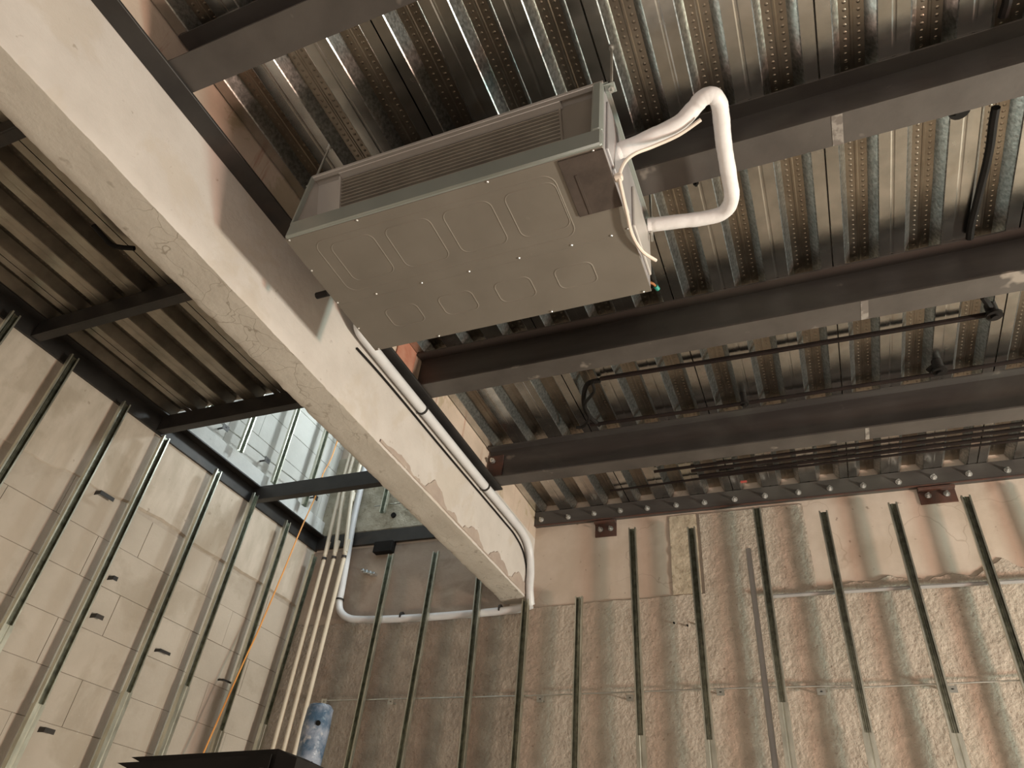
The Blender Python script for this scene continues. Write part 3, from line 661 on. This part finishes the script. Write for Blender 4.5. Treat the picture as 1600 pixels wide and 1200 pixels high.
# blue wrapped pipe
x, y, z = P(503, 1103, 1, 3.70); rr = 0.078
t = empty('blue_wrapped_pipe', (x, y, FZ)); tag(t, 'thick upright pipe wrapped in blue and white plastic film, lower left corner', 'pipe')
zs = np.linspace(FZ, z - 0.03, 26); m = MB().tube([(x + 0.004 * math.sin(q * 5), y, q) for q in zs] + [(x, y, z - 0.008), (x, y, z + 0.004)], rr, 20, rads=[rr * (1 + 0.05 * math.sin(q * 17) + random.uniform(-.02, .02)) for q in zs] + [rr * 0.95, rr * 0.72])
m.build('film_wrap', 'bluewrap', t, smooth=True)
MB().tube([(x + 0.050, 3.642, z - 0.11), (x + 0.053, 3.630, z - 0.11)], 0.014, 10).build('tear', 'black', t)

# orange cord
pts = [P(526, 692, 0, -3.62), P(505, 740, 0, -3.62), P(494, 772, 0, -3.64), P(489, 785, 0, -3.655), P(470, 827, 0, -3.655), P(442, 895, 0, -3.64), P(405, 982, 0, -3.64), P(385, 1025, 0, -3.64), P(355, 1092, 0, -3.64), P(320, 1172, 0, -3.64)]
a = np.array(pts[-2]); b = np.array(pts[-1]); e = b + (b - a) * ((FZ + 0.02 - b[2]) / (b[2] - a[2]))
u = np.array(pts[0]); pts = [(u[0] - 0.05, u[1] + 0.02, 4.4)] + pts + [tuple(e)]
tag(MB().tube(pts, 0.0055, 8, smooth=4).build('orange_cord', 'orange', smooth=True), 'orange cord hanging slack down the left wall from the storey above', 'cord')

# dark perforated tray at the bottom edge
def tray():
    y0 = 1.60; h_ = 0.05; wd = 0.15
    A = np.array(P(205, 1183, 1, y0)); B = np.array(P(435, 1170, 1, y0)); C2 = np.array(P(464, 1184, 1, y0 + 0.01))
    t = empty('steel_tray', ((A[0] + B[0]) / 2, y0 + wd / 2, FZ)); tag(t, 'black perforated steel tray sticking into the bottom edge of the picture', 'tray')
    L = B - A; m = MB()
    def bar(p, q, th=0.002, hgt=h_, dy=0.0, taper=0.0):
        p = np.array(p); q = np.array(q); w = (q - p) * taper
        m.add([(p[0], p[1] + dy, p[2]), (q[0], q[1] + dy, q[2]), (q[0], q[1] + dy, q[2] - hgt), (p[0] + w[0], p[1] + dy, p[2] - hgt), (p[0], p[1] + dy + th, p[2]), (q[0], q[1] + dy + th, q[2]), (q[0], q[1] + dy + th, q[2] - hgt), (p[0] + w[0], p[1] + dy + th, p[2] - hgt)],
              [(0, 1, 2, 3), (7, 6, 5, 4), (0, 4, 5, 1), (3, 2, 6, 7), (0, 3, 7, 4), (1, 5, 6, 2)])
    bar(A, B, taper=0.35); m.build('side_rail', 'black', t)
    m.__init__(); bar(P(183, 1192, 1, y0 - 0.02), B + np.array([0, -0.02, -0.016]), taper=0.35); m.build('side_rail', 'black', t)
    m.__init__(); bar(B, C2, th=0.12); m.build('end_plate', 'black', t)
    m.__init__()
    for k in range(12):
        a = A + L * (0.40 + 0.05 * k); m.box(a[0], a[0] + 0.012, y0 - 0.022, y0 + wd, a[2] - h_ + 0.001, a[2] - h_ + 0.004)
    m.build('rungs', 'darksteel', t)['kind'] = 'stuff'
    m.__init__(); bar(A + np.array([0, wd, 0]), B + np.array([0, wd, 0]), taper=0.35); m.build('side_rail', 'black', t)
    for q in (0.5, 0.9):
        a = A + L * q; MB().box(a[0] - 0.012, a[0] + 0.012, y0 + 0.06, y0 + 0.09, FZ, a[2] - h_ + 0.001).build('post', 'black', t)
tray()

# ---------------------------------------------------------------- conduits and fittings under the deck
CZ = 2.478
def conduit(pts, rad, label, z=CZ, name='ceiling_conduit', group='black conduits under the deck', mat='brownblack', sm=0):
    pp = [P(*p, 2, z) for p in pts]
    t = MB().tube(pp, rad, 8, smooth=sm).build(name, mat, smooth=True); tag(t, label, 'conduit', group); return t
conduit([(938, 592), (1200, 550), (1400, 516), (1553, 490)], 0.013, 'black conduit crossing the deck between the third and last joist', 2.474)
conduit([(922, 664), (1090, 641), (1250, 617), (1467, 584), (1600, 562), (1800, 530)], 0.011, 'black conduit running just along the last joist', 2.470)
conduit([(1022, 737), (1300, 700), (1600, 661), (1800, 634)], 0.010, 'uppermost of four black conduits bundled before the back ledger', 2.478)
conduit([(1080, 736), (1300, 709), (1600, 670), (1800, 645)], 0.011, 'second of four black conduits bundled before the back ledger', 2.478)
conduit([(1092, 744), (1300, 717), (1600, 679), (1800, 655)], 0.011, 'third of four black conduits bundled before the back ledger', 2.478)
conduit([(953, 767), (1130, 743), (1600, 687), (1800, 663)], 0.008, 'lowest and thinnest of four black conduits bundled before the back ledger', 2.478)
def fitting(px, py, label, z=2.44, r_=0.036, arm=None):
    c = P(px, py, 2, z); t = empty('conduit_fitting', (c[0], c[1], z - 0.03)); tag(t, label, 'fitting', 'round black conduit fittings')
    MB().tube([(c[0], c[1], DZ - 0.001), (c[0], c[1], z + 0.012), (c[0], c[1], z), (c[0], c[1], z - 0.012)], r_, 16, rads=[r_ * 0.72, r_ * 0.72, r_, r_ * 0.96]).build('cap', 'black', t, smooth=True)
    MB().tube([(c[0], c[1], z - 0.012), (c[0], c[1], z - 0.026)], r_ * 0.45, 12).build('spout', 'black', t, smooth=True)
    if arm:
        e = P(*arm, 2, z + 0.03); mid = ((c[0] + e[0]) / 2 + 0.0, (c[1] + e[1]) / 2, z + 0.036)
        MB().tube([(c[0], c[1], z + 0.02), mid, (e[0], e[1], z + 0.03)], 0.014, 8, smooth=4).build('elbow', 'black', t, smooth=True)
fitting(1553, 491, 'round black fitting at the right end of the conduit with an elbow', arm=(1535, 463))
fitting(1468, 578, 'round black fitting on the edge of the last joist, right one', arm=(1450, 580))
fitting(1163, 629, 'small round black fitting on the edge of the last joist, middle one', r_=0.024)
fitting(1498, 171, 'round black fitting half hidden by the joist at the top right')
fitting(1087, 284, 'tiny black fitting peeking below the joist behind the white pipe loop', r_=0.012, z=2.45)
# black flexible cables
def cable(pts, rad, label, z=2.476):
    t = MB().tube([P(p[0], p[1], 2, p[2] if len(p) > 2 else z) for p in pts], rad, 8, smooth=5).build('black_cable', 'black', smooth=True); tag(t, label, 'cable', 'black cables under the deck')
cable([(1556, 168), (1552, 190), (1545, 240), (1528, 310), (1518, 350), (1515, 372)], 0.016, 'thick black cable sagging across the ribs at the top right')
cable([(938, 594), (918, 600), (912, 620), (915, 640), (925, 655), (937, 664)], 0.014, 'tangled black cable dropping from the left end of the long conduit')
cable([(925, 598), (928, 612), (914, 632), (920, 652), (912, 666), (900, 668)], 0.009, 'second tangled black cable at the left end of the long conduit', 2.445)
cable([(1578, -40), (1574, 0), (1570, 15), (1567, 26)], 0.016, 'thick black cable at the top right corner above the joist')
# black tubes in the left bay
cable([(146, 352), (160, 368), (178, 384), (210, 388)], 0.012, 'black cable end beside the concrete beam in the dark left bay', 2.45)
tag(MB().box(*(lambda c: (c[0] - 0.02, c[0] + 0.02, c[1] - 0.012, c[1] + 0.012))(P(1162, 753, 2, DZ - 0.004)), DZ - 0.004, DZ - 0.0005).build('red_tag', 'red'), 'small red paint mark on the deck near the back ledger', 'mark')

# ---------------------------------------------------------------- fan coil unit
UX0, UX1, UY0, UY1, UZ0, UZ1 = -1.535, -0.362, 1.157, 1.787, 1.87, 2.242
fc = empty('ducted_air_conditioner', ((UX0 + UX1) / 2, (UY0 + UY1) / 2, UZ0)); tag(fc, 'grey sheet metal ducted air conditioning unit hung below the deck', 'air conditioner')
SY = 1.492       # seam between the two bottom sheets
def rrect(x0, x1, y0, y1, r_, n=5):
    pts = []
    for cx, cy, a0 in ((x1 - r_, y1 - r_, 0), (x0 + r_, y1 - r_, PI / 2), (x0 + r_, y0 + r_, PI), (x1 - r_, y0 + r_, 1.5 * PI)):
        for k in range(n + 1):
            a = a0 + PI / 2 * k / n; pts.append((cx + r_ * math.cos(a), cy + r_ * math.sin(a)))
    return pts
def ridge(m, x0, x1, y0, y1, r_, z, w=0.009, h=0.0016):
    i = rrect(x0 + w, x1 - w, y0 + w, y1 - w, max(r_ - w, 0.004)); c = rrect(x0 + w * .5, x1 - w * .5, y0 + w * .5, y1 - w * .5, r_ - w * .5); o = rrect(x0, x1, y0, y1, r_)
    n = len(o); vs = [(*p, z + 0.0003) for p in o] + [(*p, z - h) for p in c] + [(*p, z + 0.0003) for p in i]
    fs = [(k, (k + 1) % n, n + (k + 1) % n, n + k) for k in range(n)] + [(n + k, n + (k + 1) % n, 2 * n + (k + 1) % n, 2 * n + k) for k in range(n)]
    m.add(vs, fs)
m = MB().box(UX0, UX1, UY0 + 0.002, SY + 0.010, UZ0 - 0.0012, UZ0 + 0.006, 0.001)
ridge(m, UX0 + 0.085, UX1 - 0.17, UY0 + 0.040, SY - 0.032, 0.045, UZ0 - 0.001)
for k in range(4):
    a = UX0 + 0.135 + k * 0.226; ridge(m, a, a + 0.185, UY0 + 0.066, UY0 + 0.262, 0.035, UZ0 - 0.001)
m.build('front_bottom_sheet', 'unit', fc, smooth=True)
m = MB().box(UX0, UX1, SY, UY1, UZ0, UZ0 + 0.006, 0.001)
for k in range(4):
    a = UX0 + 0.155 + k * 0.235; ridge(m, a, a + 0.15, SY + 0.085, SY + 0.195, 0.03, UZ0)
m.build('rear_bottom_sheet', 'unit', fc, smooth=True)
m = MB().box(UX0, UX1, UY0 + 0.002, UY1, UZ1 - 0.004, UZ1, 0.001); m.build('top_sheet', 'unitin', fc)
MB().box(UX0, UX0 + 0.004, UY0 + 0.002, UY1, UZ0 + 0.006, UZ1 - 0.004).build('left_end_sheet', 'unitin', fc)
MB().box(UX0 + 0.004, UX1 - 0.004, UY1 - 0.004, UY1, UZ0 + 0.006, UZ1 - 0.004).build('back_sheet', 'unit', fc)
# front frame: four flanges
fw = 0.036; fd = 0.03; yf = UY0 - 0.010; LZ = UZ0 + 0.084
MB().box(UX0 + 0.004, UX1, yf, yf + fd, UZ0 + 0.0005, LZ, 0.006).build('bottom_flange', 'unitframe', fc, smooth=True)
MB().box(UX0, UX1, yf + 0.006, yf + 0.024, UZ1 - 0.016, UZ1 + 0.001, 0.002).build('top_flange', 'unitin', fc)
MB().box(UX0, UX0 + 0.010, yf + 0.004, yf + 0.024, LZ - 0.01, UZ1 - 0.010, 0.002).build('side_flange', 'unitframe', fc)
MB().box(UX1 - fw, UX1, yf, yf + fd, LZ - 0.004, UZ1 - 0.010, 0.008).build('side_flange', 'unitframe', fc, smooth=True)
# inside: blank plates left and right of the slanted coil, the coil with its fins
XL = UX0 + 0.115; XR = UX1 - 0.165
ya, za, yb_, zb_ = UY0 + 0.045, UZ1 - 0.004, UY0 + 0.175, UZ0 + 0.008      # coil face: top front, bottom back
def slab_(m, x0, x1, off, th):
    L_ = math.hypot(yb_ - ya, zb_ - za); ny, nz = (za - zb_) / L_, (yb_ - ya) / L_
    pr4 = [(ya - ny * (off + th), za - nz * (off + th)), (yb_ - ny * (off + th), zb_ - nz * (off + th)), (yb_ - ny * off, zb_ - nz * off), (ya - ny * off, za - nz * off)]
    return m.prism(pr4, 0, x0, x1)
slab_(MB(), UX0 + 0.004, XL, 0.0, 0.004).build('left_blank_plate', 'unitin', fc)
slab_(MB(), XR, UX1 - 0.004, 0.0, 0.004).build('right_blank_plate', 'unit', fc)
slab_(MB(), XL, XR, -0.03, 0.03).build('coil_core', 'finback', fc)
slab_(MB(), XL - 0.004, XL + 0.004, 0.004, 0.016).build('coil_edge', 'unitin', fc)
slab_(MB(), XR - 0.004, XR + 0.004, 0.004, 0.010).build('coil_edge', 'unit', fc)
fin = None; nf = 25
for k in range(nf):
    t_ = 0.02 + 0.955 * k / (nf - 1); y = yb_ + (ya - yb_) * t_; z = zb_ + (za - zb_) * t_
    if fin is None:
        fin = MB().box(XL + 0.004, XR - 0.004, y - 0.016, y - 0.003, z - 0.0030, z + 0.0030).build('coil_fin', 'fin', fc); fo = LOC[fin.name].copy(); fz = (y, z)
    else: inst(fin, (fo[0], fo[1] + y - fz[0], fo[2] + z - fz[1]), fc)
MB().box(UX0 + 0.12, XR + 0.01, yf + 0.020, ya - 0.004, UZ1 - 0.018, UZ1 - 0.008, 0.002).build('top_lip', 'unitin', fc)
# right end: outer sheet set back, raised cover, edges
MB().box(UX1 - 0.006, UX1 - 0.001, UY0 + 0.002, UY1 - 0.01, UZ0 + 0.006, UZ1 - 0.002).build('right_end_sheet', 'unitend', fc)
MB().box(UX1 - 0.001, UX1 + 0.007, UY0 + 0.04, UY0 + 0.30, UZ0 + 0.04, UZ1 - 0.06, 0.002).build('valve_cover', 'unitend', fc)
MB().box(UX1 - 0.001, UX1 + 0.009, UY0 + 0.36, UY1 - 0.03, UZ0 + 0.05, UZ1 - 0.10, 0.003).build('terminal_cover', 'unitin', fc)
MB().box(UX1 - 0.001, UX1 + 0.014, UY0 + 0.002, UY1 - 0.01, UZ1 - 0.012, UZ1 - 0.006, 0.001).build('top_rim', 'unitframe', fc)
m = MB().box(-0.505, UX1 + 0.001, UY0 + 0.008, 1.385, UZ0 - 0.007, UZ0 - 0.0012, 0.001); m.box(-0.470, -0.462, UY0 + 0.07, 1.383, UZ0 - 0.009, UZ0 - 0.006)
m.build('foam_pad', 'foam', fc)
scr = None
def screw(x, y, z):
    global scr
    if scr is None:
        scr = MB().tube([(x, y, z + 0.001), (x, y, z - 0.002), (x, y, z - 0.004)], 0.0045, 8, rads=[0.0045, 0.0045, 0.0025]).build('screw', 'bolt', fc)
        screw.o = LOC[scr.name] - np.array([x, y, z])
    else: inst(scr, tuple(np.array([x, y, z]) + screw.o), fc)
for px, py in ((448, 370), (555, 340), (760, 281), (925, 231), (483, 424), (523, 474), (588, 459), (659, 442), (733, 424), (811, 403), (893, 383), (955, 368), (556, 514), (593, 547), (688, 528), (863, 489), (1006, 458), (985, 356)):
    x, y, z = P(px, py, 2, UZ0 - 0.001)
    x = min(max(x, UX0 + 0.008), UX1 - 0.008); y = min(max(y, UY0 + 0.008), UY1 - 0.008)
    screw(x, y, UZ0 - 0.001)
# hanging rods with lugs
def hanger(x, y, zl, label, low=0.0):
    t = empty('threaded_rod', (x, y, zl - 0.03)); tag(t, label, 'rod', 'threaded rods carrying the unit')
    MB().tube([(x, y, DZ + 0.0), (x, y, zl - 0.03 - low)], 0.005, 8).build('rod', 'rod', t, smooth=True)
    sx = UX0 if x < -1 else UX1
    MB().box(min(x - 0.014, sx), max(x + 0.014, sx), y - 0.018, y + 0.018, zl - 0.004, zl, 0.001).build('lug', 'unitframe', t)
    MB().tube([(x, y, zl), (x, y, zl + 0.010)], 0.011, 6).tube([(x, y, zl - 0.014), (x, y, zl - 0.004)], 0.011, 6).build('nut', 'bolt', t)
    MB().tube([(x, y, DZ - 0.012), (x, y, DZ + 0.0)], 0.010, 8).build('anchor', 'bolt', t)
hanger(UX0 - 0.022, 1.192, 2.225, 'threaded rod at the left front corner of the unit')
hanger(UX0 - 0.022, 1.70, 2.225, 'threaded rod at the left back corner of the unit')
hanger(UX1 + 0.022, 1.178, 2.225, 'threaded rod at the right front corner of the unit')
hanger(UX1 + 0.022, 1.735, 2.20, 'threaded rod at the right back corner of the unit, under the white pipe', 0.09)
# white wrapped pipe loop
q1 = (UX1 + 0.002, 1.305, 2.02)
def Q(px, py, z): return P(px, py, 2, z)
lp = [(UX1 + 0.000, 1.322, 2.075), Q(985, 229, 2.085), Q(1020, 213, 2.095), Q(1060, 193, 2.115), Q(1083, 170, 2.14), Q(1097, 154, 2.15), Q(1112, 149, 2.155), Q(1123, 160, 2.155), Q(1127, 185, 2.155), Q(1131, 225, 2.155), Q(1139, 275, 2.155), Q(1143, 310, 2.155), Q(1130, 332, 2.155), Q(1100, 341, 2.155), Q(1060, 346, 2.155), (UX1 + 0.012, 1.722, 2.16)]
wl2 = empty('pipe_loop', lp[0]); tag(wl2, 'white tape wrapped pipe bent in a loop at the right end of the unit', 'pipe')
n_ = (len(lp) - 1) * 8 + 1
rads = [0.027 * (1 + 0.016 * math.sin(i * 0.9) + random.uniform(-.02, .02)) for i in range(n_)]
MB().tube(lp, 0.025, 16, smooth=8, rads=rads).build('wrapped_pipe', 'wrap', wl2, smooth=True)
for a, b, r2 in ((lp[0], lp[1], 0.029), (lp[-1], lp[-2], 0.028)):
    a = np.array(a); b = np.array(b); u = (b - a) / np.linalg.norm(b - a)
    MB().tube([a + u * 0.004, a + u * 0.018, a + u * 0.05], r2, 14, rads=[r2 * 0.7, r2, r2 * 0.93]).build('collar', 'wrap', wl2, smooth=True)
# cream sensor lead leaving the loop, held by a tie, hanging free
ld = [Q(1095, 187, 2.10), Q(1060, 211, 2.07), Q(1020, 229, 2.035), Q(992, 240, 1.99), Q(976, 254, 1.93), Q(968, 275, 1.875), Q(972, 300, 1.857), Q(980, 335, 1.852), Q(987, 365, 1.852), Q(1003, 392, 1.858), Q(1025, 407, 1.87)]
t = empty('sensor_lead', ld[-1]); tag(t, 'cream cable hanging loose at the right end of the unit', 'cable')
MB().tube(ld, 0.0062, 8, smooth=6).build('lead', 'lead', t, smooth=True)
c = np.array(Q(968, 277, 1.875)); MB().box(c[0] - 0.017, c[0] + 0.010, c[1] - 0.012, c[1] + 0.012, c[2] - 0.010, c[2] + 0.012, 0.004).build('cable_tie_mount', 'lead', t)
# green capped copper tail
a = Q(1012, 440, 1.95); b = Q(1020, 443, 1.95); c = Q(1024, 447, 1.95); e = Q(1028, 452, 1.95)
t = empty('copper_tail', e); tag(t, 'short copper tail with a small green cap at the back corner of the unit', 'pipe')
MB().tube([(UX1 - 0.01, a[1], 1.95), a, b, c], 0.005, 8, smooth=3).build('tail', 'copper', t, smooth=True)
MB().tube([c, e], 0.009, 10).build('cap', 'green', t, smooth=True)
# black drain stub on the unit's left end
c = P(500, 461, 0, UX0 - 0.04); MB().tube([(UX0 - 0.055, c[1], c[2]), (UX0, c[1], c[2])], 0.013, 12).build('drain_stub', 'black', fc, smooth=True)
